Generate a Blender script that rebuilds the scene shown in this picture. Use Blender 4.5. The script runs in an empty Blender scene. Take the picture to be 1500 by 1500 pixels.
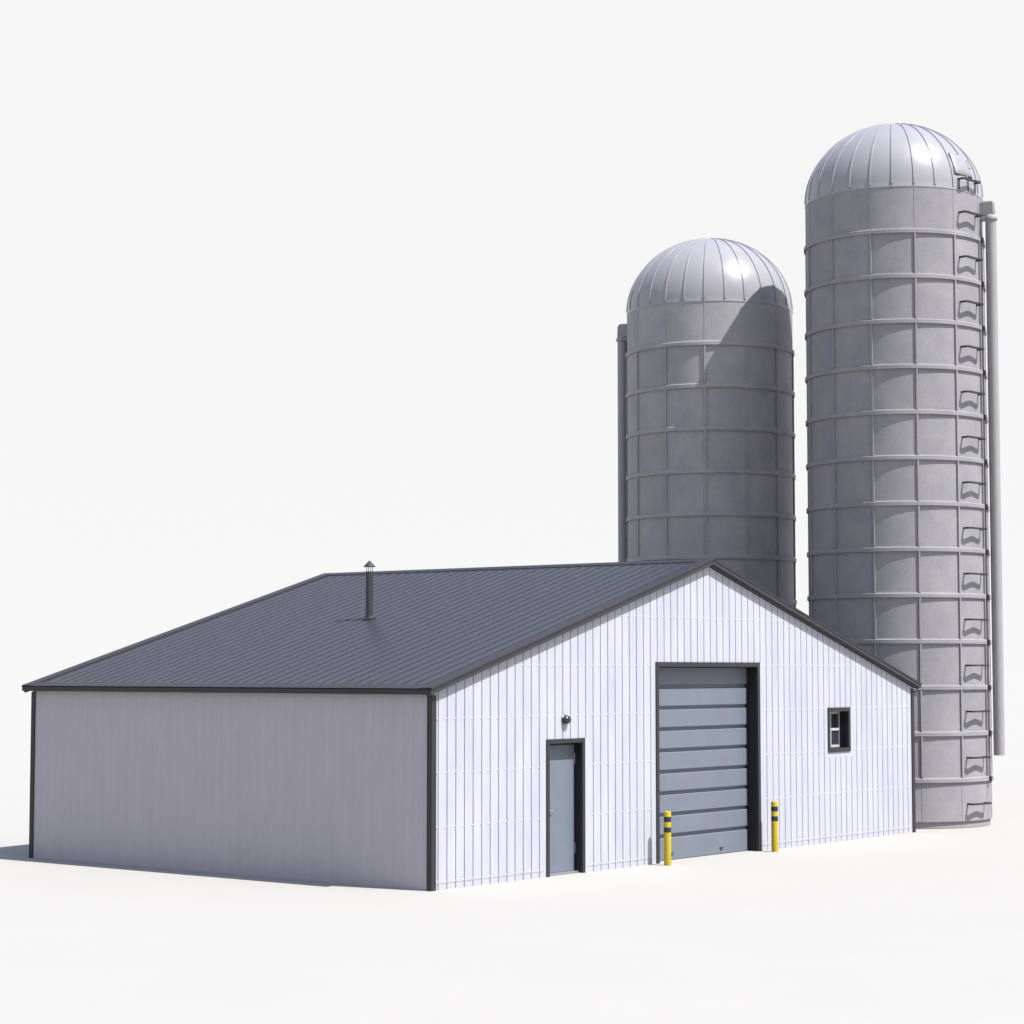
import bpy, bmesh, math, random
from math import sin, cos, pi, radians as R_
from mathutils import Vector, Matrix
random.seed(7)
sc = bpy.context.scene
COL = sc.collection

# ------------------------------------------------------------------ dimensions (metres)
W, D, H = 15.436, 9.485, 3.0          # barn width (gable side), depth, wall height
XM = W / 2
SL = 0.2912                           # roof slope
OE, OG = 0.154, 0.130                 # eave / gable overhang
def roof_top(x): return 5.37 - SL * abs(x - XM)
EXPO = 1.0                            # stops

# ------------------------------------------------------------------ materials
def mat(name, col, rough=0.6, metal=0.0, spec=0.5, var=0.06, scale=3.0, stretch=(1, 1, 1),
        tint=None, bump=0.0, bscale=60, speck=0.0, spread=None):
    m = bpy.data.materials.new(name); m.use_nodes = True
    nt = m.node_tree; b = nt.nodes['Principled BSDF']
    b.inputs['Roughness'].default_value = rough
    b.inputs['Metallic'].default_value = metal
    b.inputs['Specular IOR Level'].default_value = spec
    tc = nt.nodes.new('ShaderNodeTexCoord')
    mp = nt.nodes.new('ShaderNodeMapping'); mp.inputs['Scale'].default_value = stretch
    nt.links.new(tc.outputs['Object'], mp.inputs['Vector'])
    n = nt.nodes.new('ShaderNodeTexNoise'); n.inputs['Scale'].default_value = scale
    n.inputs['Detail'].default_value = 8; n.inputs['Roughness'].default_value = 0.62
    nt.links.new(mp.outputs['Vector'], n.inputs['Vector'])
    r = nt.nodes.new('ShaderNodeValToRGB')
    r.color_ramp.elements[0].position = 0.3; r.color_ramp.elements[1].position = 0.7
    t = tint or (1, 1, 1)
    r.color_ramp.elements[0].color = (*[max(0, c * (1 - var) * k) for c, k in zip(col, t)], 1)
    r.color_ramp.elements[1].color = (*[min(1, c * (1 + var)) for c in col], 1)
    nt.links.new(n.outputs['Fac'], r.inputs['Fac'])
    out = r.outputs['Color']
    if speck:
        n2 = nt.nodes.new('ShaderNodeTexNoise'); n2.inputs['Scale'].default_value = 38
        n2.inputs['Detail'].default_value = 5; n2.inputs['Roughness'].default_value = 0.75
        nt.links.new(tc.outputs['Object'], n2.inputs['Vector'])
        r2 = nt.nodes.new('ShaderNodeValToRGB')
        r2.color_ramp.elements[0].position = 0.35; r2.color_ramp.elements[0].color = (1 - speck,) * 3 + (1,)
        r2.color_ramp.elements[1].position = 0.62; r2.color_ramp.elements[1].color = (1 + speck * .4,) * 3 + (1,)
        nt.links.new(n2.outputs['Fac'], r2.inputs['Fac'])
        mx = nt.nodes.new('ShaderNodeMix'); mx.data_type = 'RGBA'; mx.blend_type = 'MULTIPLY'
        mx.inputs['Factor'].default_value = 1
        nt.links.new(out, mx.inputs['A']); nt.links.new(r2.outputs['Color'], mx.inputs['B'])
        out = mx.outputs['Result']
    nt.links.new(out, b.inputs['Base Color'])
    mr = nt.nodes.new('ShaderNodeMapRange')
    mr.inputs['To Min'].default_value = max(0.02, rough - 0.08); mr.inputs['To Max'].default_value = min(1, rough + 0.1)
    nt.links.new(n.outputs['Fac'], mr.inputs['Value']); nt.links.new(mr.outputs['Result'], b.inputs['Roughness'])
    if bump:
        n3 = nt.nodes.new('ShaderNodeTexNoise'); n3.inputs['Scale'].default_value = bscale
        n3.inputs['Detail'].default_value = 6
        nt.links.new(tc.outputs['Object'], n3.inputs['Vector'])
        bp = nt.nodes.new('ShaderNodeBump'); bp.inputs['Strength'].default_value = bump
        bp.inputs['Distance'].default_value = 0.01
        nt.links.new(n3.outputs['Fac'], bp.inputs['Height']); nt.links.new(bp.outputs['Normal'], b.inputs['Normal'])
    return m

M = {}
M['siding'] = mat('white_siding', (0.345, 0.342, 0.384), 0.5, spec=0.3, var=0.08, scale=1.3, stretch=(2.2, 2.2, .45), tint=(.98, 1.0, 1.02), bump=.08, bscale=14)
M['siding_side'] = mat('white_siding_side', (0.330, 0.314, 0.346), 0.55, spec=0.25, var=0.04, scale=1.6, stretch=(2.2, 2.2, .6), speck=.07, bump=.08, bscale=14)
M['screw'] = mat('zinc_screw', (0.60, 0.60, 0.64), 0.4, spec=0.6, var=0.02)
M['roof'] = mat('roof_steel', (0.0285, 0.027, 0.033), 0.42, spec=0.35, var=0.12, scale=1.1, stretch=(.5, 2.5, 1), tint=(.95, 1, 1.05), speck=.12, bump=.05, bscale=30)
M['rib_shade'] = mat('roof_rib_shade', (0.019, 0.019, 0.025), 0.5, spec=0.25, var=0.1)  # darker roof tone: shade lines along the ribs, painted as colour
M['trim'] = mat('dark_trim', (0.022, 0.021, 0.024), 0.5, spec=0.3, var=0.1, scale=4)
M['jamb'] = mat('dark_jamb', (0.013, 0.013, 0.017), 0.6, spec=0.25, var=0.1, scale=4)
M['door'] = mat('blue_grey_door', (0.118, 0.132, 0.165), 0.5, spec=0.3, var=0.05, scale=2.5, speck=.05)
M['silo'] = mat('silo_concrete', (0.228, 0.217, 0.220), 0.72, spec=0.25, var=0.10, scale=1.6, tint=(.95, .98, 1.05), speck=.16, bump=.25, bscale=45)
M['silo_small'] = mat('silo_concrete_pale', (0.270, 0.258, 0.256), 0.72, spec=0.25, var=0.10, scale=1.6, tint=(.95, .98, 1.05), speck=.16, bump=.25, bscale=45)
M['dome'] = mat('dome_steel', (0.242, 0.236, 0.252), 0.30, spec=0.30, var=0.03, scale=2.0)
M['rung'] = mat('rung_steel', (0.028, 0.026, 0.028), 0.55, spec=0.3, var=0.15, scale=20)
M['seal'] = mat('rubber_seal', (0.075, 0.075, 0.095), 0.6, spec=0.3, var=0.1)
M['clip'] = mat('black_clip', (0.015, 0.015, 0.018), 0.5)
M['pipe'] = mat('pipe_grey', (0.245, 0.238, 0.238), 0.6, spec=0.3, var=0.05, scale=3)
M['flue'] = mat('flue_steel', (0.028, 0.031, 0.036), 0.45, spec=0.4, var=0.1, scale=9)
M['yellow'] = mat('yellow_paint', (0.35, 0.272, 0.012), 0.5, spec=0.3, var=0.10, scale=14, speck=.1)
M['band'] = mat('black_band', (0.022, 0.022, 0.026), 0.6, spec=0.3, var=0.15, scale=20)
M['sash'] = mat('white_sash', (0.36, 0.36, 0.39), 0.45, spec=0.3, var=0.04, scale=8)
M['lamp'] = mat('lamp_black', (0.016, 0.017, 0.019), 0.28, spec=0.6, var=0.1, scale=20)
M['handle'] = mat('handle_steel', (0.30, 0.30, 0.33), 0.35, spec=0.5, metal=.6)
M['glass'] = mat('dark_glass', (0.030, 0.030, 0.036), 0.08, spec=0.5, var=0.1, scale=2)
M['ground'] = mat('pale_ground', (0.296, 0.285, 0.267), 0.9, spec=0.15, var=0.012, scale=.35)

def panel_tone(m, amt):
    nt = m.node_tree; N = nt.nodes; L_ = nt.links
    b = N['Principled BSDF']; src = b.inputs['Base Color'].links[0].from_socket
    def mth(op, a, c=None):
        n = N.new('ShaderNodeMath'); n.operation = op
        for i, v in enumerate((a, c)):
            if v is None: continue
            if isinstance(v, (int, float)): n.inputs[i].default_value = v
            else: L_.new(v, n.inputs[i])
        return n.outputs[0]
    tc = N.new('ShaderNodeTexCoord'); sp = N.new('ShaderNodeSeparateXYZ'); L_.new(tc.outputs['Object'], sp.inputs[0])
    an = mth('FLOOR', mth('ADD', mth('DIVIDE', mth('ARCTAN2', sp.outputs['Y'], sp.outputs['X']), 2 * pi / 13), 20.5))
    rw = mth('FLOOR', mth('DIVIDE', mth('SUBTRACT', sp.outputs['Z'], .033), .986))
    cb = N.new('ShaderNodeCombineXYZ'); L_.new(an, cb.inputs[0]); L_.new(rw, cb.inputs[1])
    wn = N.new('ShaderNodeTexWhiteNoise'); wn.noise_dimensions = '3D'; L_.new(cb.outputs[0], wn.inputs['Vector'])
    v = mth('ADD', mth('MULTIPLY', wn.outputs['Value'], 2 * amt), 1 - amt)
    mx = N.new('ShaderNodeMix'); mx.data_type = 'RGBA'; mx.blend_type = 'MULTIPLY'; mx.inputs['Factor'].default_value = 1
    L_.new(src, mx.inputs['A']); L_.new(v, mx.inputs['B']); L_.new(mx.outputs['Result'], b.inputs['Base Color'])
panel_tone(M['silo'], .06); panel_tone(M['silo_small'], .06)

# ------------------------------------------------------------------ helpers
def tag(o, label=None, cat=None, group=None, kind=None):
    if label: o['label'] = label
    if cat: o['category'] = cat
    if group: o['group'] = group
    if kind: o['kind'] = kind
    return o
def obj(name, bm, m, parent=None, smooth=False, angle=40):
    me = bpy.data.meshes.new(name)
    bmesh.ops.recalc_face_normals(bm, faces=bm.faces)
    bm.to_mesh(me); bm.free()
    me.materials.append(m)
    if smooth:
        for p in me.polygons: p.use_smooth = True
        me.set_sharp_from_angle(angle=R_(angle))
    o = bpy.data.objects.new(name, me); COL.objects.link(o)
    if parent: o.parent = parent
    return o
def empty(name, loc, rz=0):
    o = bpy.data.objects.new(name, None); COL.objects.link(o)
    o.location = loc; o.rotation_euler = (0, 0, rz); o.empty_display_size = .2
    return o
def box(bm, x0, x1, y0, y1, z0, z1, mtx=None, bev=0.0):
    vs = [Vector((x, y, z)) for x in (x0, x1) for y in (y0, y1) for z in (z0, z1)]
    if mtx: vs = [mtx @ v for v in vs]
    v = [bm.verts.new(p) for p in vs]
    fs = [bm.faces.new([v[i] for i in f]) for f in ((0, 1, 3, 2), (4, 6, 7, 5), (0, 4, 5, 1), (2, 3, 7, 6), (0, 2, 6, 4), (1, 5, 7, 3))]
    if bev:
        es = list({e for f in fs for e in f.edges})
        bmesh.ops.bevel(bm, geom=es, offset=bev, segments=2, affect='EDGES', profile=.6)
def lathe(bm, prof, seg=48, mtx=None, close=False, a0=0, a1=2 * pi):
    full = abs(a1 - a0 - 2 * pi) < 1e-6
    n = seg if full else seg + 1
    rings = []
    for r, z in prof:
        if r < 1e-6:
            p = Vector((0, 0, z)); rings.append([bm.verts.new(mtx @ p if mtx else p)] * n); continue
        ring = []
        for i in range(n):
            a = a0 + (a1 - a0) * i / seg
            p = Vector((r * cos(a), r * sin(a), z))
            ring.append(bm.verts.new(mtx @ p if mtx else p))
        rings.append(ring)
    pairs = list(zip(rings, rings[1:]))
    if close: pairs.append((rings[-1], rings[0]))
    for A, B in pairs:
        for i in range(seg):
            j = (i + 1) % n
            f = [A[i], A[j], B[j], B[i]]
            u = []
            for v in f:
                if v not in u: u.append(v)
            if len(u) >= 3: bm.faces.new(u)
def cyl(bm, p, q, r, seg=20):
    p, q = Vector(p), Vector(q); d = q - p
    mt = Matrix.Translation(p) @ d.to_track_quat('Z', 'Y').to_matrix().to_4x4()
    L = d.length
    lathe(bm, [(0, 0), (r, 0), (r, L), (0, L)], seg, mt)
def prism(bm, poly, axis, a, b):
    """extrude a 2D polygon along an axis: poly gives the two other coordinates"""
    def P(u, v, t):
        return (t, u, v) if axis == 'x' else (u, t, v)
    A = [bm.verts.new(P(u, v, a)) for u, v in poly]; B = [bm.verts.new(P(u, v, b)) for u, v in poly]
    bm.faces.new(A); bm.faces.new(B[::-1])
    n = len(poly)
    for i in range(n):
        bm.faces.new([A[i], B[i], B[(i + 1) % n], A[(i + 1) % n]])

# ------------------------------------------------------------------ ground
bm = bmesh.new()
bmesh.ops.create_grid(bm, x_segments=2, y_segments=2, size=3000)
g = obj('ground', bm, M['ground']); g.location = (0, 0, 0); tag(g, kind='structure')

# ------------------------------------------------------------------ barn
barn = empty('barn', (0, 0, 0))
tag(barn, 'low white metal barn with dark grey ribbed gable roof in front of the two silos', 'barn')
PITCH, PH = 0.2116, 0.1572

def siding(axis, length, top, openings, sign, at, rows, margin=.12, gw=.013, gd=.036):
    """a profiled sheet: flat pans parted by narrow V grooves, with screws beside each groove.
    axis 'x': runs along x at y=at, outward = sign*y ; axis 'y': runs along y at x=at"""
    bm = bmesh.new()
    def P(u, d, z):
        return (u, at + sign * d, z) if axis == 'x' else (at + sign * d, u, z)
    grooves = []
    u = PH
    while u < length - .05:
        grooves.append(u); u += PITCH
    def holes(u0, u1, m=0):
        c = (u0 + u1) / 2
        return sorted([(o[2], o[3]) for o in openings if o[0] - m < c < o[1] + m])
    xs = {0.0, length, length / 2}
    for o in openings: xs |= {o[0], o[1], o[0] - margin, o[1] + margin}
    for g_ in grooves: xs |= {g_ - gw, g_, g_ + gw}
    xs = sorted(xs)
    xs = [x for i, x in enumerate(xs) if i == 0 or x - xs[i - 1] > 1e-5]
    gset = [round(g_, 5) for g_ in grooves]
    def depth(x):
        for g_ in grooves:
            if abs(x - g_) < gw: return -gd * (1 - abs(x - g_) / gw)
        return 0.0
    for a, b in zip(xs, xs[1:]):
        # vertical spans: solid spans minus openings; flat zone around openings
        hs = holes(a, b); fl = holes(a, b, margin)
        cuts = {0.0}
        for z0, z1 in hs: cuts |= {z0, z1}
        for z0, z1 in fl: cuts |= {max(0, z0 - margin), min(z1 + .02, 2.95)} if z0 > .1 else {min(z1 + .02, 3.6)}
        cuts = sorted(cuts)
        spans = list(zip(cuts, cuts[1:])) + [(cuts[-1], None)]
        for z0, z1 in spans:
            mid = z0 + .001 if z1 is None else (z0 + z1) / 2
            if any(h0 <= mid <= h1 for h0, h1 in hs): continue
            flat = any(max(0, h0 - margin) <= mid <= h1 + .02 for h0, h1 in fl)
            da, db = (0, 0) if flat else (depth(a), depth(b))
            ta, tb = (top(a), top(b)) if z1 is None else (z1, z1)
            vs = [bm.verts.new(P(a, da, z0)), bm.verts.new(P(b, db, z0)), bm.verts.new(P(b, db, tb)), bm.verts.new(P(a, da, ta))]
            f = bm.faces.new(vs)
            want = Vector(P(0, 1, 0)) - Vector(P(0, 0, 0))
            f.normal_update()
            if f.normal.dot(want) < 0: f.normal_flip()
    # screws: small domed heads
    sb = bmesh.new()
    for z in rows:
        for g_ in grooves:
            uu = g_ - .030
            if uu < .05 or z > top(uu) - .12: continue
            if any(o[0] - margin < uu < o[1] + margin and o[2] - margin < z < o[3] + .06 for o in openings): continue
            c = Vector(P(uu, 0.0, z)); s = .0105 if axis == 'x' else .005
            nrm = (Vector(P(0, 1, 0)) - Vector(P(0, 0, 0)))
            mt = Matrix.Translation(c) @ nrm.to_track_quat('Z', 'Y').to_matrix().to_4x4()
            lathe(sb, [(s * 1.25, 0), (s * 1.2, .004), (s * .75, .012), (0, .015)], 8, mt)
    # the lap seam near the ground
    return bm, sb

def finish_sheet(name, bm, label=None, m='siding'):
    me = bpy.data.meshes.new(name); bm.to_mesh(me); bm.free(); me.materials.append(M[m])
    o = bpy.data.objects.new(name, me); COL.objects.link(o); o.parent = barn
    if label: o['label'] = label
    return o

ROWS = [0.125, .955, 1.787, 2.615, 3.445, 4.30]
DX0, DX1, DZ = 2.875, 3.925, 2.235            # door frame outer
GX0, GX1, GZ = 6.02, 9.43, 3.51               # garage frame outer
WX0, WX1, WZ0, WZ1 = 11.93, 12.80, 1.755, 2.63
ops = [(DX0 + .02, DX1 - .02, 0, DZ - .02), (GX0 + .02, GX1 - .02, 0, GZ - .02), (WX0 + .02, WX1 - .02, WZ0 + .02, WZ1 - .02)]
gtop = lambda x: roof_top(x) - .118
bmw, sb = siding('x', W, gtop, ops, -1, 0.0, ROWS)
wf = finish_sheet('wall', bmw, 'sunlit white gable wall of vertical metal siding')
s = obj('screw_row', sb, M['screw'], wf, True); s['kind'] = 'stuff'
bmw, sb = siding('x', W, gtop, [], 1, D, [])
finish_sheet('wall', bmw, 'rear gable wall'); sb.free()
for at, sg in ((0.0, -1), (W, 1)):
    bmw, sb = siding('y', D, lambda y: H - .01, [], sg, at, [.125, .955, 1.787, 2.615], gw=.009, gd=.0035)
    o = finish_sheet('wall', bmw, 'shaded side wall of pale metal siding' if at == 0 else None, 'siding_side'); sb.free()
# base flashing lap on the gable: thin line of overlapping sheet, 3 mm proud
for a, b in ((.1, DX0 - .06), (DX1 + .06, GX0 - .12), (GX1 + .06, W - .1)):
    bm = bmesh.new(); box(bm, a, b, -.005, .001, .100, .107)
    obj('lap_bead', bm, M['siding'], barn)

# corner trims (L profiles)
for cx, sx in ((0, -1), (W, 1)):
    for cy, sy in ((0, -1), (D, 1)):
        bm = bmesh.new()
        t = .022; w = .088
        x0, x1 = sorted((cx + sx * t, cx - sx * w)); y0, y1 = sorted((cy + sy * t, cy - sy * w))
        xa, xb = sorted((cx + sx * .001, cx + sx * t)); ya, yb = sorted((cy + sy * .001, cy + sy * t))
        poly_x0 = cx - sx * w
        # leg on the gable face
        a, b = sorted((cx + sx * t, poly_x0))
        box(bm, a, b, ya, yb, 0, H - .02)
        # leg on the side face (butted behind the first)
        a2, b2 = sorted((cy + sy * .001, cy - sy * (w - .012)))
        box(bm, xa, xb, a2, b2, 0, H - .02)
        obj('corner_trim', bm, M['trim'], barn)

# roof: solid slab under a ribbed sheet
roofm = bmesh.new()
def zt(x): return roof_top(x)
YF, YB = -OG, D + OG
n_r = int((YB - YF) / .24)
prof = []
y = YF + .01
prof.append((YF + .005, 0))
yy = .20
while yy < YB - .06:
    prof += [(yy - .015, 0), (yy - .012, .009), (yy + .012, .009), (yy + .015, 0)]
    yy += .252
prof.append((YB - .005, 0))
cn = cos(math.atan(SL)); sn = sin(math.atan(SL))
for sx in (-1, 1):
    xe = XM + sx * (XM + OE - .004)
    A = []; B = []
    for yv, h in prof:
        A.append(roofm.verts.new((xe + sx * sn * h, yv, zt(xe) + h * cn - .004)))
        B.append(roofm.verts.new((XM + sx * sn * h, yv, zt(XM) + h * cn - .004)))
    for i in range(len(prof) - 1):
        f = roofm.faces.new([A[i], A[i + 1], B[i + 1], B[i]]); f.normal_update()
        if f.normal.z < 0: f.normal_flip()
        if prof[i][1] > 0 or prof[i + 1][1] > 0: f.material_index = 1  # rib faces take the painted shade tone
# slab
t = .085
poly = [(-OE + .01, zt(-OE) - t), (-OE + .01, zt(-OE) - .008), (XM, zt(XM) - .008), (W + OE - .01, zt(-OE) - .008), (W + OE - .01, zt(-OE) - t), (XM, zt(XM) - t)]
A = [roofm.verts.new((u, YF + .012, v)) for u, v in poly]; B = [roofm.verts.new((u, YB - .012, v)) for u, v in poly]
roofm.faces.new([A[0], A[1], A[2], A[5]]); roofm.faces.new([A[5], A[2], A[3], A[4]])
roofm.faces.new([B[0], B[1], B[2], B[5]]); roofm.faces.new([B[5], B[2], B[3], B[4]])
for i in (0, 3, 4, 5): roofm.faces.new([A[i], B[i], B[(i + 1) % 6], A[(i + 1) % 6]])
me = bpy.data.meshes.new('roof'); roofm.to_mesh(me); roofm.free(); me.materials.append(M['roof']); me.materials.append(M['rib_shade'])
roof = bpy.data.objects.new('roof', me); COL.objects.link(roof); roof.parent = barn
# ridge cap
bm = bmesh.new()
hw = .16
poly = [(XM - hw, zt(XM - hw) + .012), (XM, zt(XM) + .022), (XM + hw, zt(XM + hw) + .012), (XM + hw, zt(XM + hw) - .003), (XM, zt(XM) - .003), (XM - hw, zt(XM - hw) - .003)]
prism(bm, poly, 'y', YF + .012, YB - .012)
obj('ridge_cap', bm, M['trim'], roof)
# rake trims, one per slope and gable: top flange + face + drip step
for sx in (-1, 1):
    for (ya, sy) in ((YF, 1), (YB, -1)):
        bm = bmesh.new()
        xe = XM + sx * (XM + OE)
        def sweep(poly):   # poly in (y, dz) swept from the eave to the ridge
            A = [bm.verts.new((xe, ya + sy * u, zt(xe) + v)) for u, v in poly]
            B = [bm.verts.new((XM, ya + sy * u, zt(XM) + v)) for u, v in poly]
            bm.faces.new(A); bm.faces.new(B[::-1])
            for i in range(len(poly)): bm.faces.new([A[i], B[i], B[(i + 1) % len(poly)], A[(i + 1) % len(poly)]])
        sweep([(0, .016), (.012, .022), (.25, .018), (.25, -.002), (.05, -.002), (.062, -.070), (.056, -.078), (0, -.018)])
        sweep([(.062, -.060), (.105, -.060), (.105, -.118), (.085, -.118), (.062, -.090)])
        obj('rake_trim', bm, M['trim'], roof)
# eave fascias
for sx in (-1, 1):
    bm = bmesh.new()
    xo = XM + sx * (XM + OE + .004); xi = XM + sx * (XM + OE - .012)
    zz = zt(-OE)
    a, b = sorted((xo, xi)); box(bm, a, b, YF + .013, YB - .013, zz - .086, zz + .004)
    # soffit strip back to the wall
    a, b = sorted((xi, XM + sx * (XM + .024))); box(bm, a, b, YF + .07, YB - .07, zz - .084, zz - .076)
    # drip flange on top of the sheet
    xs_ = [xo, xo - sx * .22]
    A = [bm.verts.new((x_, yv, zt(x_) + dz)) for yv in (YF + .013, YB - .013) for x_ in xs_ for dz in (.011, -.006)]
    for f in ((0, 1, 3, 2), (4, 6, 7, 5), (0, 4, 5, 1), (2, 3, 7, 6), (0, 2, 6, 4), (1, 5, 7, 3)): bm.faces.new([A[i] for i in f])
    obj('fascia', bm, M['trim'], roof)

# flue pipe on the left slope
fx, fy = 4.073, 5.003
zb = roof_top(fx)
bm = bmesh.new(); cyl(bm, (fx, fy, zb - .05), (fx, fy, 5.17), .070, 28)
flue = obj('flue_pipe', bm, M['flue'], barn, True)
bm = bmesh.new()
mt = Matrix.Translation((fx, fy, zb + .004)) @ Matrix.Rotation(-math.atan(SL), 4, 'Y')
lathe(bm, [(.078, .05), (.085, .03), (.125, .022), (.13, .018), (.13, 0)], 28, mt)
obj('flashing_collar', bm, M['flue'], flue, True)
bm = bmesh.new()
for k in range(4):
    a = pi / 4 + k * pi / 2 + .3
    cyl(bm, (fx + .058 * cos(a), fy + .058 * sin(a), 5.13), (fx + .058 * cos(a), fy + .058 * sin(a), 5.262), .007, 8)
obj('cap_strut', bm, M['handle'], flue)
bm = bmesh.new()
lathe(bm, [(.0, 5.372), (.012, 5.366), (.112, 5.262), (.112, 5.254), (0, 5.256)], 28, Matrix.Translation((fx, fy, 0)))
obj('rain_cap', bm, M['flue'], flue, True, 30)

# ---- frame builder (face boards + deep jambs) for openings in the front wall (y=0, facing -y)
def frame_bm(x0, x1, z0, z1, fw, depth, sill=True, proud=.022):
    f = bmesh.new(); j = bmesh.new()
    box(f, x0, x0 + fw, -proud, .03, z0, z1, None, .003)
    box(f, x1 - fw, x1, -proud, .03, z0, z1, None, .003)
    box(f, x0 + fw, x1 - fw, -proud - .001, .029, z1 - fw, z1 - .001, None, .003)
    if sill: box(f, x0 + fw, x1 - fw, -proud - .001, .029, z0 + .001, z0 + fw, None, .003)
    # jambs
    box(j, x0 + fw - .03, x0 + fw - .002, .031, depth + .05, z0, z1 - fw + .03)
    box(j, x1 - fw + .002, x1 - fw + .03, .031, depth + .05, z0, z1 - fw + .03)
    box(j, x0 + fw - .001, x1 - fw + .001, .031, depth + .05, z1 - fw + .002, z1 - fw + .03)
    if sill: box(j, x0 + fw - .001, x1 - fw + .001, .031, depth + .05, z0 + fw - .03, z0 + fw - .002)
    return f, j

# entrance door
door = empty('door', (DX0, 0, 0)); door.parent = barn
tag(door, 'narrow blue grey entrance door in a dark frame')
def rel(o, par): o.location = -Vector(par.location); o.parent = par; return o
f, j = frame_bm(DX0, DX1, 0, DZ, .075, .15, False)
rel(obj('door_frame', f, M['trim']), door); rel(obj('door_jamb', j, M['jamb']), door)
bm = bmesh.new(); box(bm, DX0 + .079, DX1 - .079, .15, .195, .035, DZ - .11, None, .004)
rel(obj('door_leaf', bm, M['door']), door)
bm = bmesh.new(); box(bm, DX0 + .077, DX1 - .077, .142, .2, DZ - .107, DZ - .075); rel(obj('head_stop', bm, M['jamb']), door)
bm = bmesh.new(); box(bm, DX0 + .077, DX1 - .077, .06, .21, .004, .032, None, .004); rel(obj('threshold', bm, M['handle']), door)
bm = bmesh.new()
hx, hz = DX0 + .215, 1.06
box(bm, hx - .022, hx + .022, .141, .1495, hz - .11, hz + .04, None, .003)
cyl(bm, (hx, .15, hz), (hx, .10, hz), .011, 12)
box(bm, hx - .012, hx + .125, .092, .108, hz - .010, hz + .010, None, .004)
cyl(bm, (hx, .150, hz - .075), (hx, .134, hz - .075), .014, 12)
rel(obj('door_handle', bm, M['handle']), door)
for hz in (.32, 1.80):
    bm = bmesh.new(); cyl(bm, (DX1 - .084, .141, hz), (DX1 - .084, .141, hz + .18), .008, 10)
    rel(obj('hinge', bm, M['handle']), door)

# sectional garage door
gar = empty('garage_door', (GX0, 0, 0)); gar.parent = barn
tag(gar, 'tall blue grey sectional garage door in a dark frame')
f, j = frame_bm(GX0, GX1, 0, GZ, .085, .24, False)
rel(obj('door_frame', f, M['trim']), gar); rel(obj('door_jamb', j, M['jamb']), gar)
px0, px1 = GX0 + .088, GX1 - .088
ph = (GZ - .085 - .03) / 9
for k in range(9):
    z0 = .022 + k * ph
    bm = bmesh.new()
    # section with a rounded, recessed joint at its foot
    gz = .062
    pl = [(.300, z0 + .003), (.262, z0 + .003), (.262, z0 + gz - .012), (.222, z0 + gz + .004), (.218, z0 + gz + .016), (.218, z0 + ph - .012), (.224, z0 + ph - .001), (.300, z0 + ph - .001)]
    if k == 0:
        pl = [(.300, z0 - .012), (.218, z0 - .012), (.218, z0 + ph - .012), (.224, z0 + ph - .001), (.300, z0 + ph - .001)]
    prism(bm, pl, 'x', px0 + .012, px1 - .012)
    rel(obj('door_panel', bm, M['door']), gar)
for hx in (6.80, 8.42):
    bm = bmesh.new(); box(bm, hx - .05, hx + .05, .204, .2175, .10, .125, None, .003)
    box(bm, hx - .035, hx + .035, .19, .204, .105, .12, None, .003)
    rel(obj('lift_handle', bm, M['clip']), gar)
for a, b in ((px0 - .001, px0 + .011), (px1 - .011, px1 + .001)):
    bm = bmesh.new(); box(bm, a, b, .19, .31, 0, GZ - .088); rel(obj('guide_rail', bm, M['jamb']), gar)

# window
win = empty('window', (WX0, 0, WZ0)); win.parent = barn
tag(win, 'small deep set window with white glazing bars')
f, j = frame_bm(WX0, WX1, WZ0, WZ1, .078, .20, True)
rel(obj('window_frame', f, M['trim']), win); rel(obj('window_jamb', j, M['jamb']), win)
sx0, sx1, sz0, sz1 = WX0 + .082, WX1 - .082, WZ0 + .082, WZ1 - .082
xm = (sx0 + sx1) / 2; zm = (sz0 + sz1) / 2
bm = bmesh.new(); w = .036
for a, b in ((sx0, sx0 + w), (xm - w / 2, xm + w / 2), (sx1 - w, sx1)): box(bm, a, b, .18, .215, sz0, sz1, None, .002)
for a, b in ((sz0 + .001, sz0 + .05), (zm - .026, zm + .026), (sz1 - .05, sz1 - .001)):
    box(bm, sx0 + .001, sx1 - .001, .177, .213, a, b, None, .002)
rel(obj('sash', bm, M['sash']), win)
for a, b in ((sx0 + w, xm - w / 2), (xm + w / 2, sx1 - w)):
    for c, d in ((sz0 + .05, zm - .026), (zm + .026, sz1 - .05)):
        bm = bmesh.new(); box(bm, a - .003, b + .003, .196, .202, c - .003, d + .003); rel(obj('pane', bm, M['glass']), win)

# dark liner inside so nothing shines through the openings
bm = bmesh.new(); box(bm, .06, W - .06, .34, D - .06, .01, 2.9)
obj('inner_lining', bm, M['jamb'], barn)

# bulkhead lamp over the entrance door
lx, lz = 3.385, 2.548
lampE = empty('wall_lamp', (lx, 0, lz)); lampE.parent = barn
tag(lampE, 'small black bulkhead lamp above the entrance door')
bm = bmesh.new()
mt = Matrix.Rotation(pi / 2, 4, 'X') @ Matrix.Scale(1.25, 4, (1, 0, 0))
lathe(bm, [(0, 0), (.075, 0), (.078, .012), (.07, .02), (0, .02)], 28, mt)
obj('back_plate', bm, M['lamp'], lampE, True)
bm = bmesh.new()
lathe(bm, [(.068, .0205), (.07, .05), (.064, .075), (.045, .095), (.02, .104), (0, .106)], 28, mt)
obj('lamp_hood', bm, M['lamp'], lampE, True, 60)

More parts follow.
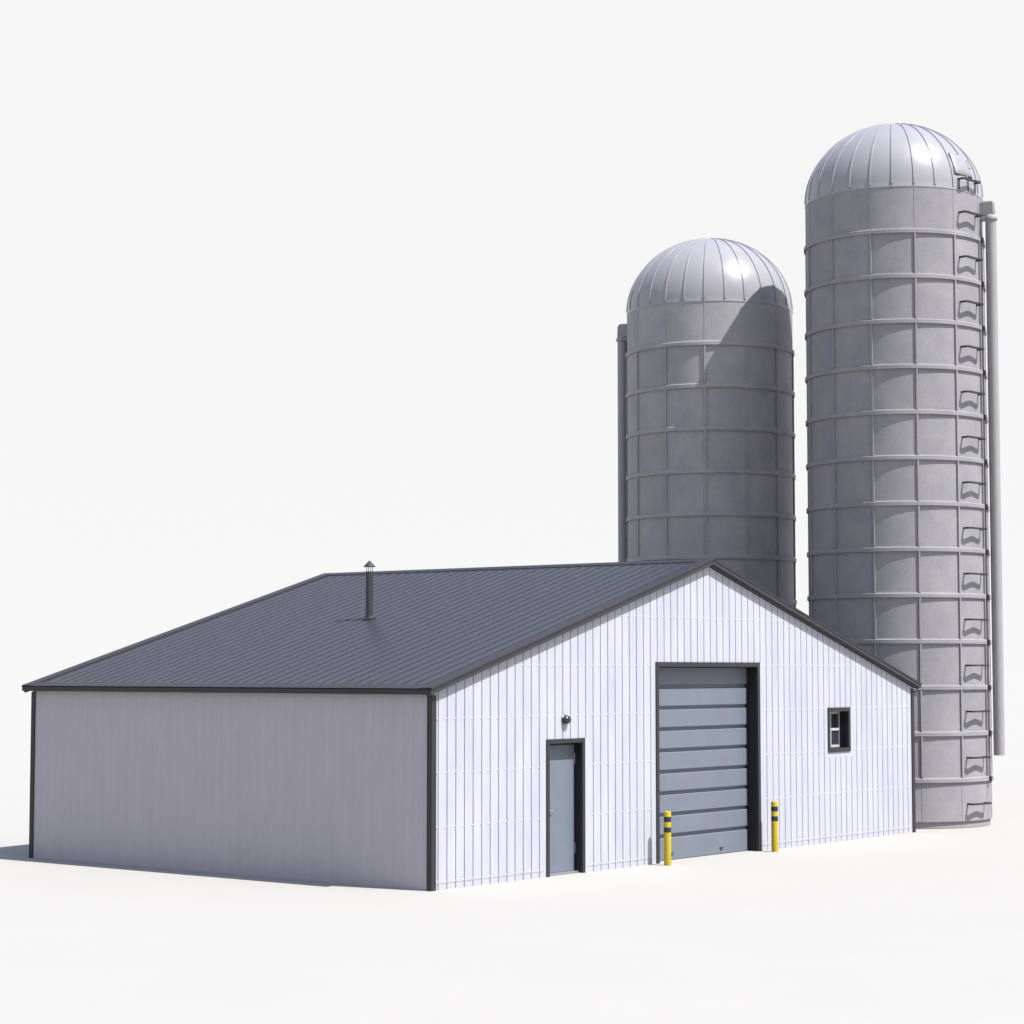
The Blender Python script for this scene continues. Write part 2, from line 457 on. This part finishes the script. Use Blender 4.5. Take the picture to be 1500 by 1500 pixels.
# ------------------------------------------------------------------ bollards
def make_bollard():
    r0 = empty('bollard', (0, 0, 0))
    bm = bmesh.new()
    hgt = .93; r = .0625
    lathe(bm, [(0, 0), (r, 0), (r, hgt - .02), (r - .006, hgt - .006), (r - .018, hgt), (0, hgt + .002)], 32)
    obj('post', bm, M['yellow'], r0, True)
    for zt_ in (hgt - .095, hgt - .275):
        bm = bmesh.new(); lathe(bm, [(r + .0004, zt_ - .088), (r + .0022, zt_ - .087), (r + .0022, zt_ - .001), (r + .0004, zt_)], 32)
        obj('stripe', bm, M['band'], r0, True)
    return r0
b1 = make_bollard(); b1.location = (5.89, -.33, 0)
tag(b1, 'yellow bollard with two black stripes at the left edge of the garage door', 'bollard', 'yellow bollards beside the garage door')
b2 = b1.copy(); COL.objects.link(b2); b2.location = (9.48, -.28, 0)
for ch in list(b1.children):
    c = ch.copy(); COL.objects.link(c); c.parent = b2
b2['label'] = 'yellow bollard with two black stripes in front of white siding, right of the garage door'

# ------------------------------------------------------------------ silos
SR, STEP, Z0 = 1.972, 0.986, 1.019
NS = 13
def silo(name, loc, rz, n, label, MS):
    """n hoops; local +x is the ladder side"""
    S = empty(name, loc, rz)
    tag(S, label, 'silo', 'domed silos behind the barn')
    zd = Z0 + n * STEP          # dome base
    seg = NS * 8
    # concrete foot
    bm = bmesh.new()
    lathe(bm, [(SR - .055, 0), (SR - .04, .01), (SR - .04, .15)], seg)
    obj('footing', bm, MS, S, True)
    # wall with joints and raised staves
    bm = bmesh.new()
    lathe(bm, [(SR - .06, .142), (SR - .004, .142), (SR, .148), (SR, zd)], seg)
    dphi = 2 * pi / NS
    for k in range(NS):
        a = dphi / 2 + k * dphi
        mt = Matrix.Rotation(a, 4, 'Z')
        for i in range(n + 1):
            za = Z0 + (i - 1) * STEP + .058; zb_ = Z0 + i * STEP - .052
            if i == 0: za = .150
            if i == n: zb_ = zd - .02
            if 0 < i < n: box(bm, SR - .02, SR + .036, -.019, .019, za, zb_, mt)
            else: box(bm, SR - .02, SR + .006, -.009, .009, za, zb_, mt)
    obj('wall', bm, MS, S, True, 30)
    for i in range(n):
        z = Z0 + i * STEP
        bm = bmesh.new()
        lathe(bm, [(SR - .004, z + .072), (SR + .010, z + .070), (SR + .012, z + .052), (SR + .036, z + .044), (SR + .042, z + .034), (SR + .042, z - .040), (SR + .037, z - .050), (SR - .004, z - .051)], seg)
        hp = obj('hoop', bm, MS, S, True, 25)
        # clamp that ties the hoop beside the chute pipe
        bm = bmesh.new()
        a = R_(CH_A - 4)
        box(bm, SR + .03, SR + .085, -.045, .045, z - .062, z + .05, Matrix.Rotation(a, 4, 'Z'), .006)
        obj('hoop_clamp', bm, M['clip'], hp)
    # dome
    bm = bmesh.new(); DR, DH = SR + .006, 1.795
    prof = [(DR - .004, zd - .022), (DR + .002, zd - .018), (DR + .004, zd + .006), (DR, zd + .02)]
    for q in range(1, 25):
        p = pi / 2 * q / 24
        prof.append((DR * cos(p) if q < 24 else 0, zd + .02 + (DH - .02) * sin(p)))
    lathe(bm, prof, NS * 8)
    dm = obj('dome', bm, M['dome'], S, True, 30)
    def DP(a, p, h=0.0):
        r = (DR + h) * cos(p); return Vector((r * cos(a), r * sin(a), zd + .02 + (DH - .02 + h) * sin(p)))
    bm = bmesh.new()
    for k in range(NS * 2):
        a = dphi / 2 + k * dphi / 2
        prev = None
        for q in range(0, 23):
            p = R_(1) + (R_(87) - R_(1)) * q / 22
            da = .0100 / max(cos(p), .06)
            ring = [bm.verts.new(DP(a - da, p, -.003)), bm.verts.new(DP(a - da * .8, p, .019)), bm.verts.new(DP(a + da * .8, p, .019)), bm.verts.new(DP(a + da, p, -.003))]
            if prev:
                for i in range(3): bm.faces.new([prev[i], prev[i + 1], ring[i + 1], ring[i]])
            prev = ring
    obj('dome_seam', bm, M['dome'], dm)
    # small disc at the apex
    bm = bmesh.new(); lathe(bm, [(.14, zd + DH - .012), (.13, zd + DH + .016), (0, zd + DH + .026)], 32)
    obj('apex_plate', bm, M['dome'], dm, True)
    # hatch in the dome above the ladder
    bm = bmesh.new()
    p0, p1, aw = R_(10.5), R_(27), R_(9)
    aof = R_(-2.5)
    N = 8
    def rr(u, v):   # rounded rectangle param -> angles
        return aof + u * aw, (p0 + p1) / 2 + v * (p1 - p0) / 2
    out = []
    for c, (cu, cv) in enumerate(((1, 1), (-1, 1), (-1, -1), (1, -1))):
        for i in range(5):
            t_ = (c * 90 + i * 22.5) * pi / 180
            rad = .16
            out.append((cu * (1 - rad) + rad * cos(t_), cv * (1 - rad) + rad * sin(t_)))
    def loop(k, h): return [bm.verts.new(DP(*rr(u * k, v * k), h)) for u, v in out]
    l0 = loop(1.0, -.01); l1 = loop(1.0, .034); l2 = loop(.94, .045); l3 = loop(.5, .05)
    for A_, B_ in ((l0, l1), (l1, l2), (l2, l3)):
        for i in range(len(A_)): bm.faces.new([A_[i], A_[(i + 1) % len(A_)], B_[(i + 1) % len(A_)], B_[i]])
    bm.faces.new(l3)
    ht = obj('hatch', bm, M['dome'], dm, True, 50)
    bm = bmesh.new()
    s0 = loop(1.09, -.01); s1 = loop(1.09, .012); s2 = loop(.98, .014)
    for A_, B_ in ((s0, s1), (s1, s2)):
        for i in range(len(A_)): bm.faces.new([A_[i], A_[(i + 1) % len(A_)], B_[(i + 1) % len(A_)], B_[i]])
    obj('hatch_seal', bm, M['seal'], dm)
    bm = bmesh.new()
    pa, pb = DP(aof + aw * .62, R_(16), .09), DP(aof + aw * .62, R_(22), .09)
    cyl(bm, pa, pb, .010, 8); cyl(bm, DP(aof + aw * .62, R_(16), .04), pa, .009, 8); cyl(bm, DP(aof + aw * .62, R_(22), .04), pb, .009, 8)
    obj('hatch_handle', bm, M['handle'], dm)
    # ladder steps: U shaped brackets
    def step(z, rw, post=False):
        bm = bmesh.new()
        al = R_(9.2)
        rin, rout = rw - .01, rw + .172
        hh = .019
        pts = [(-al, rin), (-al * .97, rout - .03), (-al * .80, rout), (0, rout - .042), (al * .80, rout), (al * .97, rout - .03), (al, rin)]
        P_ = [Vector((r * cos(a), r * sin(a), z)) for a, r in pts]
        for i in range(len(P_) - 1):
            d = (P_[i + 1] - P_[i]).normalized(); side = d.cross(Vector((0, 0, 1)))
            wd = .020 if i in (0, 5) else .026
            a_, b_ = P_[i] - d * .008, P_[i + 1] + d * .008
            v = [bm.verts.new(p + side * s_ * wd + Vector((0, 0, hz_ * hh))) for p in (a_, b_) for s_ in (-1, 1) for hz_ in (-1, 1)]
            for f_ in ((0, 1, 3, 2), (4, 6, 7, 5), (0, 4, 5, 1), (2, 3, 7, 6), (0, 2, 6, 4), (1, 5, 7, 3)): bm.faces.new([v[q_] for q_ in f_])
        if post:
            for a_ in (-al * .98, 0, al * .98):
                r_ = rw + .02
                cyl(bm, (r_ * cos(a_) + .03, r_ * sin(a_), z - .23), (r_ * cos(a_) + .03, r_ * sin(a_), z + .0), .010, 8)
        return obj('ladder_step', bm, M['rung'], S)
    for i in range(n + 1):
        step(Z0 + (i - 1) * STEP + .475, SR)
    step(zd + .23, SR * .985, True)
    # chute pipe
    a = R_(CH_A); cr = SR + .222; pr = .120
    cx, cy = cr * cos(a), cr * sin(a)
    bm = bmesh.new()
    lathe(bm, [(0, 1.52), (pr, 1.52), (pr, zd - .50), (0, zd - .50)], 32, Matrix.Translation((cx, cy, 0)))
    ch = obj('chute_pipe', bm, M['pipe'], S, True)
    # head: hooded elbow that turns into the wall
    bm = bmesh.new()
    mt = Matrix.Rotation(a, 4, 'Z')
    w_ = .108
    sec = [(SR - .05, zd - .12), (cr + .055, zd - .12), (cr + .095, zd - .16), (cr + .105, zd - .46), (SR - .05, zd - .46)]
    A_ = [bm.verts.new(mt @ Vector((u, -w_, v))) for u, v in sec]; B_ = [bm.verts.new(mt @ Vector((u, w_, v))) for u, v in sec]
    bm.faces.new(A_); bm.faces.new(B_[::-1])
    for i in range(5): bm.faces.new([A_[i], B_[i], B_[(i + 1) % 5], A_[(i + 1) % 5]])
    bmesh.ops.bevel(bm, geom=list(bm.edges), offset=.028, segments=3, affect='EDGES')
    obj('chute_elbow', bm, M['pipe'], ch, True, 50)
    bm = bmesh.new()
    lathe(bm, [(pr - .01, zd - .42), (pr + .022, zd - .46), (pr + .034, zd - .50), (pr + .034, zd - .53), (pr - .005, zd - .545)], 32, Matrix.Translation((cx, cy, 0)))
    box(bm, SR - .03, cr, -pr * .9, pr * .9, zd - .535, zd - .452, mt, .004)
    obj('chute_collar', bm, M['pipe'], ch, True, 40)
    return S

CH_A = 20.3
silo('silo', (17.798, 1.582, 0), R_(-96.9), 13, 'taller grey domed silo standing right of the barn, ladder steps up its front', M['silo'])
CH_A = 50.3
silo('silo', (17.881 + .087, 6.598 + .057, 0), R_(57.6), 11, 'shorter grey domed silo rising behind the barn ridge, partly in the shadow of its neighbour', M['silo_small']).scale = (1.002, 1.002, 1.002)

# ------------------------------------------------------------------ light
sun_dir = Vector((.33, -1.74, 2.86)).normalized()
el = math.asin(sun_dir.z); az = math.atan2(sun_dir.x, sun_dir.y)   # from +Y clockwise
L = bpy.data.lights.new('sun', 'SUN'); L.energy = 4.6; L.angle = R_(.5); L.color = (1.0, .985, .955)
so = bpy.data.objects.new('sun', L); COL.objects.link(so)
so.rotation_euler = sun_dir.to_track_quat('Z', 'Y').to_euler(); so.location = (0, -20, 30)

w = bpy.data.worlds.new('World'); sc.world = w; w.use_nodes = True
nt = w.node_tree; bg = nt.nodes['Background']
sky = nt.nodes.new('ShaderNodeTexSky'); sky.sky_type = 'NISHITA'; sky.sun_disc = False
sky.sun_elevation = el; sky.sun_rotation = az; sky.air_density = 1.0; sky.dust_density = 1.0; sky.altitude = 0
SKYK = 1.35
tc = nt.nodes.new('ShaderNodeTexCoord'); sep = nt.nodes.new('ShaderNodeSeparateXYZ')
nt.links.new(tc.outputs['Generated'], sep.inputs['Vector'])
# bright even haze low in the sky (radiance), giving way to the clear sky above
hz = nt.nodes.new('ShaderNodeValToRGB'); cr = hz.color_ramp
cr.elements[0].position = 0.0; cr.elements[0].color = (4.72, 4.70, 4.71, 1)
cr.elements[1].position = .27; cr.elements[1].color = (4.60, 4.60, 4.62, 1)
e = cr.elements.new(.10); e.color = (4.68, 4.67, 4.69, 1)
fac = nt.nodes.new('ShaderNodeMapRange'); fac.interpolation_type = 'SMOOTHSTEP'
fac.inputs['From Min'].default_value = .30; fac.inputs['From Max'].default_value = .62
nt.links.new(sep.outputs['Z'], hz.inputs['Fac']); nt.links.new(sep.outputs['Z'], fac.inputs['Value'])
mul = nt.nodes.new('ShaderNodeMix'); mul.data_type = 'RGBA'; mul.blend_type = 'MULTIPLY'; mul.inputs['Factor'].default_value = 1
mul.inputs['B'].default_value = (SKYK, SKYK, SKYK, 1)
nt.links.new(sky.outputs['Color'], mul.inputs['A'])
mx = nt.nodes.new('ShaderNodeMix'); mx.data_type = 'RGBA'
nt.links.new(fac.outputs['Result'], mx.inputs['Factor'])
nt.links.new(hz.outputs['Color'], mx.inputs['A']); nt.links.new(mul.outputs['Result'], mx.inputs['B'])
nt.links.new(mx.outputs['Result'], bg.inputs['Color'])
bg.inputs['Strength'].default_value = 0.1

# ------------------------------------------------------------------ camera
cam = bpy.data.cameras.new('camera'); co = bpy.data.objects.new('camera', cam); COL.objects.link(co)
co.location = (-25.4127, -21.797, 3.3672)
yaw, pit = .6721, .0727
fw = Vector((cos(yaw) * cos(pit), sin(yaw) * cos(pit), sin(pit)))
co.rotation_euler = fw.to_track_quat('-Z', 'Y').to_euler()
cam.sensor_width = 36; cam.lens = 36 * 3178.96 / 1500
cam.clip_end = 8000; cam.clip_start = .5
sc.camera = co
sc.render.engine = 'CYCLES'
vs = sc.view_settings; vs.view_transform = 'Standard'; vs.look = 'None'; vs.gamma = 1; vs.exposure = EXPO; vs.use_curve_mapping = False
